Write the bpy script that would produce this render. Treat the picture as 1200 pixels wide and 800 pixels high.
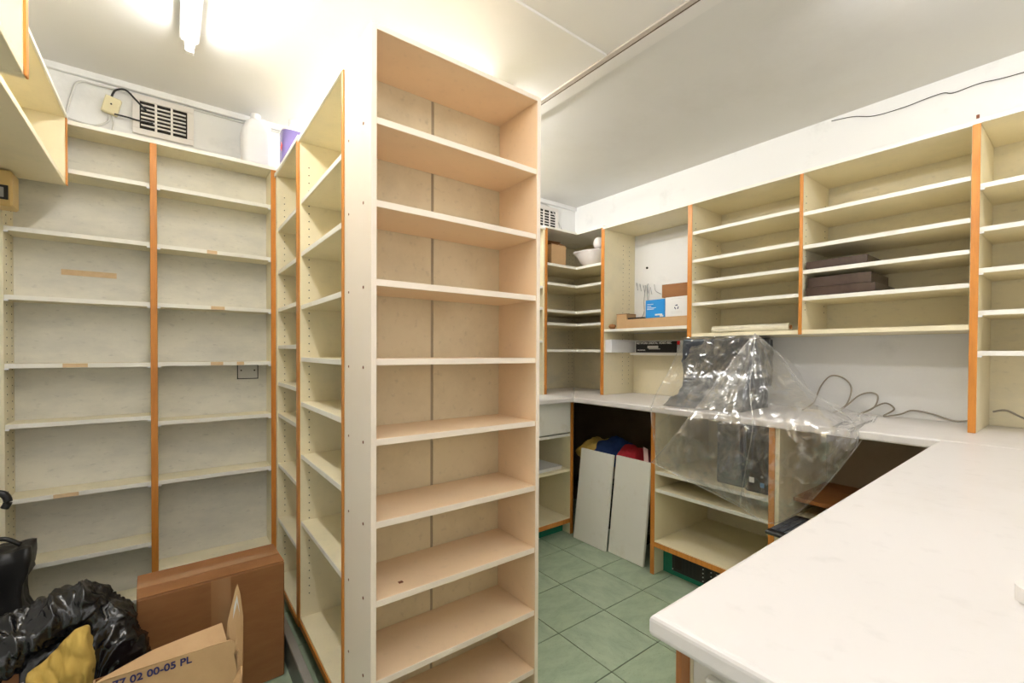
import bpy, bmesh, math, random
from mathutils import Vector, Matrix, noise
random.seed(7)
PI = math.pi
for o in list(bpy.data.objects): bpy.data.objects.remove(o)
S = bpy.context.scene
C = S.collection

# ------------------------------------------------------------------ camera
yaw, pitch, roll = .65128, -.01228, .004836
f = Vector((math.sin(yaw), math.cos(yaw), 0)); r = Vector((math.cos(yaw), -math.sin(yaw), 0)); u = Vector((0, 0, 1))
f2 = f*math.cos(pitch)+u*math.sin(pitch); u2 = u*math.cos(pitch)-f*math.sin(pitch)
r3 = r*math.cos(roll)+u2*math.sin(roll); u3 = u2*math.cos(roll)-r*math.sin(roll)
cd = bpy.data.cameras.new('camera'); cam = bpy.data.objects.new('camera', cd); C.objects.link(cam)
cd.sensor_width = 36; cd.lens = 525.35/1200*36; cd.shift_y = 18.82/1200; cd.clip_start = .02
cam.matrix_world = Matrix(((r3.x, u3.x, -f2.x, 0), (r3.y, u3.y, -f2.y, 0), (r3.z, u3.z, -f2.z, 1.245), (0, 0, 0, 1)))
S.camera = cam
# ------------------------------------------------------------------ world, lamps, exposure
w = bpy.data.worlds.new('world'); S.world = w; w.use_nodes = True
bg = w.node_tree.nodes['Background']; bg.inputs[0].default_value = (1.0, .97, .92, 1); bg.inputs[1].default_value = .5
S.view_settings.view_transform = 'Standard'; S.view_settings.look = 'None'
S.view_settings.exposure = 1.08; S.view_settings.gamma = 1; S.view_settings.use_curve_mapping = False
TUBE_POWER = (27.0, 58.0, 22.0)
TUBE_ROWS = [(.062, -.28, 2.12), (1.20, 1.72, 2.69), (1.72, -.95, .46)]      # x, y from, y to of the fluorescent battens

# ------------------------------------------------------------------ materials
def mat(name, col, rough=.5, col2=None, scale=6, lo=.5, hi=.7, amt=.5, metal=0, bump=0, bscale=60, ridged=0, bdist=.01, spec=.4, stretch=(1, 1, 1), fine=0, emit=None, coat=0):
    m = bpy.data.materials.new(name); m.use_nodes = True
    nt = m.node_tree; n = nt.nodes; l = nt.links; b = n['Principled BSDF']
    b.inputs['Base Color'].default_value = (*col, 1); b.inputs['Roughness'].default_value = rough
    b.inputs['Metallic'].default_value = metal; b.inputs['Specular IOR Level'].default_value = spec
    b.inputs['Coat Weight'].default_value = coat
    if emit: b.inputs['Emission Color'].default_value = (*emit[:3], 1); b.inputs['Emission Strength'].default_value = emit[3]
    tc = n.new('ShaderNodeTexCoord'); mp = n.new('ShaderNodeMapping'); mp.inputs['Scale'].default_value = stretch
    l.new(tc.outputs['Object'], mp.inputs[0])
    if col2:
        t = n.new('ShaderNodeTexNoise'); t.inputs['Scale'].default_value = scale; t.inputs['Detail'].default_value = 6; t.inputs['Roughness'].default_value = .65
        l.new(mp.outputs[0], t.inputs['Vector'])
        mr = n.new('ShaderNodeMapRange'); mr.inputs[1].default_value = lo; mr.inputs[2].default_value = hi; mr.inputs[4].default_value = amt
        l.new(t.outputs[0], mr.inputs[0])
        mx = n.new('ShaderNodeMix'); mx.data_type = 'RGBA'; mx.inputs[6].default_value = (*col, 1); mx.inputs[7].default_value = (*col2, 1)
        l.new(mr.outputs[0], mx.inputs[0]); last = mx.outputs[2]
        if fine:
            t2 = n.new('ShaderNodeTexNoise'); t2.inputs['Scale'].default_value = scale*9; t2.inputs['Detail'].default_value = 4
            l.new(mp.outputs[0], t2.inputs['Vector'])
            m2 = n.new('ShaderNodeMapRange'); m2.inputs[1].default_value = .6; m2.inputs[2].default_value = .78; m2.inputs[4].default_value = fine
            l.new(t2.outputs[0], m2.inputs[0])
            mx2 = n.new('ShaderNodeMix'); mx2.data_type = 'RGBA'; mx2.inputs[7].default_value = tuple(c*.45 for c in col2)+(1,)
            l.new(m2.outputs[0], mx2.inputs[0]); l.new(last, mx2.inputs[6]); last = mx2.outputs[2]
        l.new(last, b.inputs['Base Color'])
    if bump:
        t = n.new('ShaderNodeTexNoise'); t.inputs['Scale'].default_value = bscale; t.inputs['Detail'].default_value = 5
        if ridged: t.noise_type = 'RIDGED_MULTIFRACTAL'; t.inputs['Detail'].default_value = 3; t.inputs['Distortion'].default_value = .6
        l.new(mp.outputs[0], t.inputs['Vector'])
        bp = n.new('ShaderNodeBump'); bp.inputs['Strength'].default_value = bump; bp.inputs['Distance'].default_value = bdist
        l.new(t.outputs[0], bp.inputs['Height']); l.new(bp.outputs[0], b.inputs['Normal'])
    return m
M = {}
M['cream'] = mat('cream_laminate', (.90, .81, .57), .42, (.68, .64, .47), 5, .5, .8, .5, fine=.10)
M['cream_back'] = mat('cream_back_board', (.86, .785, .57), .5, (.58, .56, .46), 4, .46, .78, .55, fine=.2, stretch=(1, 1, 1.8))
M['grey_back'] = mat('grimy_white_back_board', (.82, .79, .69), .5, (.50, .50, .46), 3.2, .42, .75, .6, fine=.3, stretch=(1, 1, 2.2))
M['edge'] = mat('white_edge', (.90, .88, .80), .4, (.72, .66, .52), 9, .55, .75, .5)
M['peach'] = mat('peach_laminate', (.90, .68, .455), .4, (.74, .54, .36), 4, .5, .8, .45, fine=.12)
M['peach_edge'] = mat('peach_edge', (.92, .80, .67), .4)
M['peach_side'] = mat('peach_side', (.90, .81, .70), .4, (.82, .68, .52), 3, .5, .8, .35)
M['peach_back'] = mat('peach_case_back_board', (.76, .65, .44), .5, (.52, .42, .25), 5, .45, .75, .5, fine=.25)
M['orange'] = mat('orange_hardwood_lipping', (.66, .26, .045), .38, (.40, .13, .02), 12, .4, .75, .6, stretch=(6, 6, .6), fine=.15)
M['brown_and_shaded_wood'] = mat('brown_shelf_shaded_post', (.42, .17, .05), .4, (.25, .09, .02), 8, .4, .7, .6, stretch=(1, 6, 1))
M['counter'] = mat('white_worktop_laminate', (.80, .765, .745), .33, (.70, .65, .60), 3, .55, .8, .45, fine=.12)
M['wall'] = mat('white_wall_paint', (.86, .86, .85), .6, (.62, .63, .62), 4, .58, .8, .6, bump=.15, bscale=25)
M['ceil'] = mat('ceiling_paint', (.74, .735, .72), .7, (.58, .565, .53), 1.7, .5, .85, .45, bump=.08, bscale=30)
M['ceil_panel'] = mat('ceiling_panel_paint', (.79, .78, .76), .6, (.72, .71, .69), 2, .55, .8, .4)
M['shade_brown'] = mat('shade_brown_board', (.20, .135, .08), .7, (.12, .08, .05), 5, .4, .7, .6)  # wall in shade below the counters, the darkness put into the colour
M['tile'] = mat('green_vinyl_tile', (.38, .47, .33), .38, (.20, .27, .19), 7, .4, .75, .7, fine=.35, stretch=(1, 2.2, 1), bump=.05)
M['tile2'] = mat('green_vinyl_tile_b', (.41, .50, .36), .38, (.21, .28, .195), 6, .4, .75, .7, fine=.35, stretch=(2, 1, 1), bump=.05)
M['grout'] = mat('floor_joint', (.06, .07, .05), .8)
M['green'] = mat('green_plinth_paint', (.010, .20, .12), .35, (.005, .12, .07), 9, .5, .7, .5)
M['black'] = mat('black_plastic', (.018, .017, .017), .35)
M['black2'] = mat('black_panel', (.025, .02, .02), .3, (.09, .06, .05), 20, .5, .7, .5)
M['grey_metal'] = mat('grey_metal', (.45, .45, .45), .35, metal=.6)
M['vent'] = mat('vent_plastic', (.84, .80, .76), .5)
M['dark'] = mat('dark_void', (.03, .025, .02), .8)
M['ivory'] = mat('ivory_plastic', (.78, .70, .45), .4)
M['yellow_plastic'] = mat('yellowed_plastic', (.70, .50, .20), .4)
M['white_plastic'] = mat('white_hdpe', (.88, .88, .90), .35)
M['purple'] = mat('purple_liquid_jug', (.30, .24, .58), .25, (.22, .18, .46), 5, .4, .7, .6)
M['red'] = mat('red_print', (.75, .02, .02), .5)
M['card'] = mat('brown_cardboard', (.33, .145, .05), .7, (.25, .10, .032), 7, .4, .7, .6, stretch=(1, 1, 4), bump=.05)
M['card_light'] = mat('light_cardboard', (.60, .39, .20), .7, (.48, .29, .14), 6, .4, .7, .5, bump=.05)
M['tape'] = mat('packing_tape', (.42, .21, .09), .2, coat=.4)
M['beige_tape'] = mat('masking_tape', (.76, .56, .33), .6, (.62, .42, .22), 30, .4, .7, .6)
M['ink'] = mat('navy_ink', (.03, .03, .12), .6)
M['blue'] = mat('blue_print', (.015, .27, .70), .4)
M['white'] = mat('white_paper', (.85, .85, .84), .5)
M['binbag'] = mat('black_bin_bag', (.007, .007, .009), .22, bump=1, bscale=20, ridged=1, bdist=.006, spec=.8, stretch=(1.6, 1, .7))
M['wrap'] = mat('dark_grey_wrap', (.045, .052, .065), .3, (.08, .09, .105), 14, .45, .65, .8, bump=1, bscale=24, ridged=1, bdist=.006, spec=.6)
M['yellow_cloth'] = mat('yellow_cloth', (.62, .42, .10), .75, (.50, .32, .06), 8, .4, .7, .5, bump=1, bscale=22, ridged=1, bdist=.008, stretch=(1.8, 1, .8))
M['purple_cloth'] = mat('lilac_cloth', (.36, .32, .40), .8, bump=.3, bscale=14)
M['blue_cloth'] = mat('navy_cloth', (.01, .035, .13), .8, bump=.4, bscale=20)
M['red_cloth'] = mat('red_cloth', (.42, .015, .025), .8, bump=.4, bscale=20)
M['maroon_cloth'] = mat('maroon_cloth', (.10, .012, .02), .8, bump=.4, bscale=20)
M['pink'] = mat('pink_strap', (.75, .50, .48), .7)
M['brown_plastic'] = mat('brown_plastic_tray', (.050, .028, .020), .28, (.08, .05, .04), 4, .5, .6, .6, coat=.3)
M['cable'] = mat('grey_cable', (.36, .32, .26), .5)
M['cable_white'] = mat('white_cable', (.66, .65, .62), .5)
M['ceramic'] = mat('white_ceramic', (.82, .77, .75), .3)
M['keyboard'] = mat('keyboard_grey', (.06, .065, .08), .4)
M['batten'] = mat('lamp_body', (.85, .85, .85), .4)
for k in (0, 1, 2): M['tube%d' % k] = mat('fluorescent_tube', (.9, .9, .9), .3, emit=(1.0, .985, .965, TUBE_POWER[k]))
M['pin'] = mat('shelf_pin_hole', (.02, .02, .02), .8)
M['brownedge'] = mat('grey_step_edge', (.52, .47, .42), .6)
M['line'] = mat('joint_line', (.12, .08, .05), .7)
M['tan_back'] = mat('tan_back_board', (.42, .34, .23), .6, (.30, .23, .15), 4, .4, .7, .5)
M['skirt'] = mat('grey_panel', (.16, .175, .16), .4)
M['film'] = mat('clear_roll', (.80, .76, .62), .15, (.55, .50, .38), 10, .4, .7, .5, coat=.6)
M['rust'] = mat('rust_chip', (.22, .08, .04), .8)
M['label_blue'] = mat('blue_sticker', (.12, .28, .5), .4)
M['scribble'] = mat('pencil_scribble', (.25, .25, .27), .7)

def plastic():
    m = bpy.data.materials.new('clear_plastic_sheet'); m.use_nodes = True
    nt = m.node_tree; n = nt.nodes; l = nt.links; n.clear()
    out = n.new('ShaderNodeOutputMaterial'); tc = n.new('ShaderNodeTexCoord')
    t = n.new('ShaderNodeTexNoise'); t.noise_type = 'RIDGED_MULTIFRACTAL'; t.inputs['Scale'].default_value = 19; t.inputs['Detail'].default_value = 3; t.inputs['Distortion'].default_value = .8
    l.new(tc.outputs['Object'], t.inputs['Vector'])
    bp = n.new('ShaderNodeBump'); bp.inputs['Strength'].default_value = 1; bp.inputs['Distance'].default_value = .0065
    l.new(t.outputs[0], bp.inputs['Height'])
    g = n.new('ShaderNodeBsdfGlossy'); g.inputs['Roughness'].default_value = .14; g.inputs['Color'].default_value = (1, 1, 1, 1); l.new(bp.outputs[0], g.inputs['Normal'])
    d = n.new('ShaderNodeBsdfDiffuse'); d.inputs['Color'].default_value = (.93, .93, .93, 1); l.new(bp.outputs[0], d.inputs['Normal'])
    tl = n.new('ShaderNodeBsdfTranslucent'); tl.inputs['Color'].default_value = (.93, .93, .93, 1)
    dm = n.new('ShaderNodeMixShader'); dm.inputs[0].default_value = .5; l.new(d.outputs[0], dm.inputs[1]); l.new(tl.outputs[0], dm.inputs[2])
    gm = n.new('ShaderNodeMixShader'); gm.inputs[0].default_value = .6; l.new(dm.outputs[0], gm.inputs[1]); l.new(g.outputs[0], gm.inputs[2])
    tr = n.new('ShaderNodeBsdfTransparent'); tr.inputs['Color'].default_value = (.97, .97, .97, 1)
    lw = n.new('ShaderNodeLayerWeight'); lw.inputs['Blend'].default_value = .35; l.new(bp.outputs[0], lw.inputs['Normal'])
    t2 = n.new('ShaderNodeTexNoise'); t2.inputs['Scale'].default_value = 9; t2.inputs['Detail'].default_value = 6; t2.inputs['Distortion'].default_value = 2
    l.new(tc.outputs['Object'], t2.inputs['Vector'])
    mr = n.new('ShaderNodeMapRange'); mr.inputs[1].default_value = .48; mr.inputs[2].default_value = .72; mr.inputs[3].default_value = .12; mr.inputs[4].default_value = .46
    l.new(t2.outputs[0], mr.inputs[0])
    ml = n.new('ShaderNodeMath'); ml.operation = 'MULTIPLY_ADD'; ml.inputs[1].default_value = .42; ml.use_clamp = True
    l.new(lw.outputs['Facing'], ml.inputs[0]); l.new(mr.outputs[0], ml.inputs[2])
    mx = n.new('ShaderNodeMixShader'); l.new(ml.outputs[0], mx.inputs[0]); l.new(tr.outputs[0], mx.inputs[1]); l.new(gm.outputs[0], mx.inputs[2])
    l.new(mx.outputs[0], out.inputs[0])
    return m
M['plastic'] = plastic()

# ------------------------------------------------------------------ mesh helpers
def box(bm, x0, x1, y0, y1, z0, z1, bev=0.0):
    res = bmesh.ops.create_cube(bm, size=1)
    vs = res['verts']
    for v in vs:
        v.co = Vector(((x0+x1)/2+v.co.x*(x1-x0), (y0+y1)/2+v.co.y*(y1-y0), (z0+z1)/2+v.co.z*(z1-z0)))
    if bev:
        es = list({e for v in vs for e in v.link_edges})
        bmesh.ops.bevel(bm, geom=es, offset=bev, segments=1, affect='EDGES')
def obj(name, bm, m, parent=None, smooth=False, loc=None, mw=None):
    me = bpy.data.meshes.new(name)
    bmesh.ops.recalc_face_normals(bm, faces=bm.faces[:])
    bm.to_mesh(me); bm.free(); me.materials.append(m if not isinstance(m, str) else M[m])
    if smooth:
        for p in me.polygons: p.use_smooth = True
    o = bpy.data.objects.new(name, me); C.objects.link(o)
    if parent: o.parent = parent
    if loc: o.location = loc
    if mw is not None: o.matrix_world = mw
    return o
def B(name, dims, m, parent=None, bev=.0012, **k):
    bm = bmesh.new(); box(bm, *dims, bev); return obj(name, bm, m, parent, **k)
def tag(o, label, cat=None, group=None):
    o['label'] = label
    if cat: o['category'] = cat
    if group: o['group'] = group
    return o
def thing(name, label, cat, loc=(0, 0, 0), rz=0, group=None):
    o = bpy.data.objects.new(name, None); C.objects.link(o); o.location = loc; o.rotation_euler = (0, 0, rz)
    o.empty_display_size = .05
    return tag(o, label, cat, group)
def struct(o): o['kind'] = 'structure'; return o
def prism(bm, pts, z0, z1):
    a = [bm.verts.new((x, y, z0)) for x, y in pts]; b = [bm.verts.new((x, y, z1)) for x, y in pts]
    bm.faces.new(a[::-1]); bm.faces.new(b)
    for i in range(len(pts)):
        j = (i+1) % len(pts); bm.faces.new((a[i], a[j], b[j], b[i]))
def smoothpath(pts, sub=8):
    P = [Vector(p) for p in pts]; out = []
    for i in range(len(P)-1):
        p0 = P[max(i-1, 0)]; p1 = P[i]; p2 = P[i+1]; p3 = P[min(i+2, len(P)-1)]
        for k in range(sub):
            t = k/sub
            out.append(.5*((2*p1)+(-p0+p2)*t+(2*p0-5*p1+4*p2-p3)*t*t+(-p0+3*p1-3*p2+p3)*t**3))
    out.append(P[-1]); return out
def tube(bm, pts, rad, seg=8, sub=8, rf=None):
    P = smoothpath(pts, sub); rings = []; n = len(P)
    up = Vector((0, 0, 1))
    for i, p in enumerate(P):
        t = (P[min(i+1, n-1)]-P[max(i-1, 0)]).normalized()
        a = t.cross(up)
        if a.length < .05: a = t.cross(Vector((1, 0, 0)))
        a.normalize(); b = t.cross(a); rr = rad if rf is None else rf(i/(n-1))
        rings.append([bm.verts.new(p+(a*math.cos(2*PI*k/seg)+b*math.sin(2*PI*k/seg))*rr) for k in range(seg)])
    for i in range(n-1):
        for k in range(seg):
            j = (k+1) % seg; bm.faces.new((rings[i][k], rings[i][j], rings[i+1][j], rings[i+1][k]))
    bm.faces.new(rings[0][::-1]); bm.faces.new(rings[-1])
def cyl(bm, p0, p1, rad, seg=16, rad2=None):
    tube(bm, [p0, p1], rad, seg, 1, (lambda t: rad+(rad2-rad)*t) if rad2 is not None else None)
def lathe(bm, prof, seg=24, sx=1, sy=1, c=(0, 0, 0)):
    rings = []
    for rr, z in prof:
        rings.append([bm.verts.new((c[0]+rr*sx*math.cos(2*PI*k/seg), c[1]+rr*sy*math.sin(2*PI*k/seg), c[2]+z)) for k in range(seg)])
    for i in range(len(rings)-1):
        for k in range(seg):
            j = (k+1) % seg; bm.faces.new((rings[i][k], rings[i][j], rings[i+1][j], rings[i+1][k]))
    bm.faces.new(rings[0][::-1]); bm.faces.new(rings[-1])
def crumple(bm, amp, sc, seed=0, ridge=True):
    bm.normal_update()
    off = Vector((seed*3.7, seed*1.9, seed*5.1))
    mv = []
    for v in bm.verts:
        a = noise.noise(v.co*sc+off); b = noise.noise(v.co*sc*2.7+off)
        h = (abs(a)*2-.5)+(abs(b)-.25)*.9 if ridge else a+b*.4
        mv.append(v.normal*h*amp)
    for v, d in zip(bm.verts, mv): v.co += d
def ridges(bm, amp, sc, seed=0):
    bm.normal_update(); off = Vector((seed*2.3, seed*4.1, seed*1.7)); mv = []
    for v in bm.verts:
        q = v.co*sc+off; q = Vector((q.x+noise.noise(q*.6)*1.5, q.y, q.z*.6))
        mv.append(v.normal*amp*((1-min(1, abs(noise.noise(q))*2.4))**2.2-.3))
    for v, d in zip(bm.verts, mv): v.co += d
def lump(name, c, s, m, amp=.02, sc=9, seed=0, sub=4, parent=None, ridge=True, floor=None):
    bm = bmesh.new(); bmesh.ops.create_icosphere(bm, subdivisions=sub, radius=1)
    for v in bm.verts: v.co = Vector((c[0]+v.co.x*s[0], c[1]+v.co.y*s[1], c[2]+v.co.z*s[2]))
    crumple(bm, amp, sc, seed, ridge)
    if floor is not None:
        for v in bm.verts: v.co.z = max(v.co.z, floor)
    return obj(name, bm, m, parent, smooth=True)
def text(name, s, size, mw, m, parent=None, bold=0.0, align='LEFT'):
    cu = bpy.data.curves.new(name, 'FONT'); cu.body = s; cu.size = size; cu.extrude = .0004; cu.offset = bold; cu.align_x = align
    t = bpy.data.objects.new(name+'_tmp', cu); C.objects.link(t)
    bpy.context.view_layer.update()
    me = bpy.data.meshes.new_from_object(t.evaluated_get(bpy.context.evaluated_depsgraph_get()))
    bpy.data.objects.remove(t); me.materials.clear(); me.materials.append(M[m])
    o = bpy.data.objects.new(name, me); C.objects.link(o)
    if parent: o.parent = parent
    o.matrix_local = mw
    return o
def pinholes(parent, pts, nrm, name='shelf_pin_hole', rad=.0026):
    bm = bmesh.new(); nv = Vector(nrm)
    for p in pts:
        p = Vector(p); cyl(bm, p-nv*.0005, p+nv*.0005, rad, 6)
    o = obj('shelf_pin_hole', bm, 'pin', parent); o['kind'] = 'stuff'; return o

# ------------------------------------------------------------------ a shelving case (local: x across, y back, z up; front at y=0)
def case(name, label, cat, loc, rz, width, depth, z0, z1, t, bays, mc='cream', me='edge', mb='cream_back', mp=None,
         top=True, back=True, base=None, lips=(1, 1), base_lip=False, sfoot=(None, None), group=None, tt=.018, div_t=None, tr=None, side_top=True, holes=True, backz=None, nib=.0, shelf_d=None):
    T = thing(name, label, cat, loc, rz, group)
    mp = mp or mc; tr = tr or t
    for i, (xa, xb) in enumerate(((0, t), (width-tr, width))):
        zf = z0 if sfoot[i] is None else sfoot[i]
        B('side_panel', (xa, xb, 0, depth, zf, z1), mp, T)
        if lips[i]: B('edge_lipping', (xa-.0008, xb+.0008, -.005, -.0002, zf, z1-(tt if top else 0)-.0003), 'orange', T)
    if top: B('top_panel', (0, width, -.006, -.0002, z1-tt, z1), me, T, bev=0); B('top_panel', (t+.0002, width-tr-.0002, .0002, depth, z1-tt, z1-.0003), mc, T)
    zb0, zb1 = backz or (z0, z1-tt if top else z1)
    if back: B('back_panel', (t+.0003, width-tr-.0003, depth-.008, depth-.0005, zb0, zb1-.0005), mb, T, bev=0)
    dv = div_t or t
    x = t
    for bi, (bw, shelves) in enumerate(bays):
        if bi:
            B('divider', (x, x+dv, .0002, depth-.009, z0, z1-(tt if top else 0)-.0005), mp, T)
            B('edge_lipping', (x-.0008, x+dv+.0008, -.005, -.0002, z0, z1-(tt if top else 0)-.0003), 'orange', T)
            x += dv
        xr = x+bw
        for s in shelves:
            th = .018; fx = 0.004 if isinstance(s, (int, float)) else s[1]; s = s if isinstance(s, (int, float)) else s[0]
            sh = B('shelf', (x+.0004, xr-.0004, fx+.0022, depth-.009, s, s+th), mc, T)
            B('shelf_edge', (x+.0004, xr-.0004, fx, fx+.002, s, s+th), me, sh, bev=.0006)
            if nib:
                for xx in (x+.0005, xr-.012): B('shelf_clip', (xx, xx+.0115, .002, .012, s-.006, s-.0003), 'white_plastic', sh, bev=0)
        if holes:
            for yy in (.035, depth-.055 if depth > .2 else depth-.04):
                pts = [(x+.0003, yy, z0+.12+k*.032) for k in range(int((z1-z0-.2)/.032))]
                pinholes(T, pts, (1, 0, 0)); pts2 = [(xr-.0003, p[1], p[2]) for p in pts]; pinholes(T, pts2, (1, 0, 0))
        x = xr
    if base is not None:
        B('base_panel', (t+.0003, width-tr-.0003, .0002, depth-.009, base, base+.02), mc, T)
        if base_lip: B('base_lipping', (t+.0012, width-tr-.0012, -.005, -.0002, base-.012, base+.014), 'orange', T, bev=0)
    return T

# ================================================================== SETTING
X0, X1, Y0, Y1, ZC = -.64, 2.735, -1.6, 2.715, 2.466
struct(B('wall_back', (X0-.1, X1+.1, Y1, Y1+.1, -.05, ZC+.05), 'wall', bev=0))
struct(B('wall_right', (X1, X1+.1, Y0, Y1, -.05, ZC+.05), 'wall', bev=0))
struct(B('wall_left', (X0-.1, X0, Y0, Y1, -.05, ZC+.05), 'wall', bev=0))
struct(B('ceiling', (X0, X1, Y0, Y1, ZC, ZC+.1), 'ceil', bev=0))
fl = struct(B('floor', (X0, X1, Y0, Y1, -.06, -.004), 'grout', bev=0))
# tiles: one mesh each of a few sizes, laid in rows from wall to wall
ts = .30; gx = 1.965-10*ts; gy = 1.74-12*ts
cache = {}
for i in range(-1, 13):
    for j in range(-1, 17):
        xa, xb = max(X0, gx+i*ts), min(X1, gx+(i+1)*ts); ya, yb = max(Y0+.6, gy+j*ts), min(Y1, gy+(j+1)*ts)
        if xb-xa < .02 or yb-ya < .02: continue
        key = (round(xb-xa, 3), round(yb-ya, 3), (i*7+j*3) % 2)
        if key not in cache:
            hx, hy = (xb-xa)/2-.0021, (yb-ya)/2-.0021
            o = B('tile', (-hx, hx, -hy, hy, -.004, 0), 'tile' if key[2] else 'tile2', fl, bev=.0008); cache[key] = o
        else:
            o = cache[key].copy(); C.objects.link(o)
        o.location = ((xa+xb)/2, (ya+yb)/2, 0)
# ceiling battens and the slightly lower ceiling panels left of the joint
for ya, yb in ((-1.55, 1.235), (1.275, 2.70)):
    struct(B('trim_2', (-.60, 1.4235, ya, yb, ZC-.004, ZC-.0002), 'ceil_panel', bev=0))
struct(B('trim_3', (-.6, 1.4238, 1.2352, 1.2748, ZC-.012, ZC-.0042+.004), 'ceil_panel', bev=.003))
struct(B('trim_4', (1.424, 1.446, -1.55, 2.71, ZC-.012, ZC-.0002), 'brownedge', bev=.001))
struct(B('trim_8', (1.4462, 1.4493, -1.55, 2.71, ZC-.013, ZC-.0002), 'line', bev=0))
struct(B('trim_5', (1.4495, 1.515, -1.55, 2.71, ZC-.013, ZC-.0002), 'ceil_panel', bev=.004))
struct(B('trim_1', (X0, X1, Y1-.022, Y1-.0005, ZC-.032, ZC-.0005), 'wall', bev=.003))
# boards added on the walls under the counters, coloured brown for the shade there
struct(B('shade_trim_6', (X1-.008, X1-.0005, .3, Y1-.01, .002, .90), 'shade_brown', bev=0))
struct(B('shade_trim_7', (1.3, X1-.01, Y1-.008, Y1-.0005, .002, .90), 'shade_brown', bev=0))

# fluorescent battens
for i, (x, ya, yb) in enumerate(TUBE_ROWS):
    L = thing('ceiling_light', ('white fluorescent batten light on the ceiling, over the left shelves', 'white fluorescent batten light on the ceiling behind the peach bookcase', 'white fluorescent batten light on the ceiling over the foreground worktop')[i], 'ceiling light', (x, (ya+yb)/2, ZC))
    h = (yb-ya)/2
    B('lamp_body', (-.03, .03, -h, h, -.050, -.0045), 'batten', L, bev=.006)
    bm = bmesh.new(); cyl(bm, (0, -h+.03, -.078), (0, h-.03, -.078), .014, 12); obj('lamp_tube', bm, 'tube%d' % i, L, smooth=True)
    for s in (-1, 1):
        B('lamp_holder', (-.014, .014, s*(h-.014)-.012, s*(h-.014)+.012, -.096, -.0505), 'batten', L, bev=.003)

# ================================================================== SHELVING
# left bank on the back wall: two bays
bank = case('bookcase', 'shallow white wall shelving in two bays behind the bin bag and brown box', 'bookcase', (-.534, 2.565, 0), 0, .9665, .149, .02, 2.18, .023,
     [(.442, [(z, .004) for z in (1.969, 1.707, 1.440, 1.172, .935, .6395, .368, .125)]), (.4555, [(z, .004) for z in (1.969, 1.704, 1.440, 1.174, .907, .638, .232)])],
     mc='cream_back', mb='grey_back', mp='cream_back', nib=1, tt=.016, holes=False, lips=(0, 1))
pinholes(bank, [(.0235, yy, .3+k*.032) for yy in (.04, .11) for k in range(52)], (1, 0, 0))
for (xa, z, wd) in ((-.35, 1.1725, .075), (-.38, .6400, .075), (.153, 1.1745, .05), (.26, 1.1745, .03), (.155, 1.4405, .055), (.14, 1.7045, .04)):
    B('tape_strip', (xa+.534, xa+.534+wd, .0030, .0038, z+.0005, z+.0165), 'beige_tape', bank, bev=0)
B('tape_strip', (-.371+.534, -.192+.534, .1385, .1402, 1.568, 1.592), 'beige_tape', bank, bev=0)
# island: deep cases back to back, closed by the peach case
case('bookcase', 'cream bookcase with orange edges adjoining the left side of the peach bookcase', 'bookcase', (.43, 2.036, 0), -PI/2, .614, .29, .10, 2.13, .016,
     [(.582, [1.8545, 1.637, 1.418, 1.201, 1.0146, .795, .515])], base=.106, base_lip=True, mb='cream_back')
case('bookcase', 'narrow cream bookcase between the pinned bookcase and the back wall shelving', 'bookcase', (.43, 2.5595, 0), -PI/2, .5225, .29, .08, 2.145, .032,
     [(.4585, [1.845, 1.630, 1.4405, 1.255, 1.070, .912, .658, .380])], base=.088, base_lip=True, lips=(0, 1), mb='cream_back')
case('bookcase', 'cream bookcase on the hidden aisle side of the island behind the peach bookcase', 'bookcase', (1.028, 1.4225, 0), PI/2, 1.13, .29, .08, 2.13, .016,
     [(.541, [1.85, 1.6, 1.35, 1.1, .85, .55]), (.541, [1.85, 1.6, 1.35, 1.1, .85, .55])], base=.09, holes=False)
for nm_, w_ in (('bookcase.001', .614), ('bookcase.002', .5225)):   # kick boards added under the island, near-black for the shade in the gap
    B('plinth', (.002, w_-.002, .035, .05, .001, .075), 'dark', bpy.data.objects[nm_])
PEACH = thing('bookcase', 'tall peach bookcase with ten openings standing in the middle of the room', 'bookcase', (.43, 1.19, 0))
Wp = .599; Dp = .229; zt = 2.128; tp = .015
for xa, xb, mm in ((0, tp, 'peach_side'), (Wp-tp, Wp, 'peach')):
    s_ = B('side_panel', (xa, xb, .0022, Dp, .002, zt), mm, PEACH)
    B('side_edge', (xa, xb, 0, .002, .002, zt), 'peach_edge', s_, bev=.0005)
tp_ = B('top_panel', (tp+.0003, Wp-tp-.0003, .0022, Dp, zt-.015, zt), 'peach', PEACH); B('top_edge', (tp+.0003, Wp-tp-.0003, 0, .002, zt-.015, zt), 'peach_edge', tp_, bev=.0005)
for z in (1.862, 1.638, 1.424, 1.207, .987, .760, .542, .320, .113):
    s_ = B('shelf', (tp+.0003, Wp-tp-.0003, .0062, Dp-.0045, z, z+.018), 'peach', PEACH)
    B('shelf_edge', (tp+.0003, Wp-tp-.0003, .004, .006, z, z+.018), 'peach_edge', s_, bev=.0005)
B('back_panel', (tp+.0003, .292, Dp-.004, Dp, .004, zt-.0155), 'peach_back', PEACH, bev=0)
B('back_panel', (.302, Wp-tp-.0003, Dp-.004, Dp, .004, zt-.0155), 'peach_back', PEACH, bev=0)
B('back_joint', (.2925, .3015, Dp-.002, Dp+.001, .004, zt-.0155), 'tan_back', PEACH, bev=0)
bm = bmesh.new()
for zz in (1.879, 1.659, 1.424, 1.2, .99, .76, .55, .33):
    cyl(bm, (-.001, .061, zz+.0), (.0005, .061, zz), .0045, 8)
    cyl(bm, (-.001, .190, zz-.001), (.0005, .190, zz-.001), .0035, 8)
obj('screw_head', bm, 'rust', PEACH)['kind'] = 'stuff'
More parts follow.
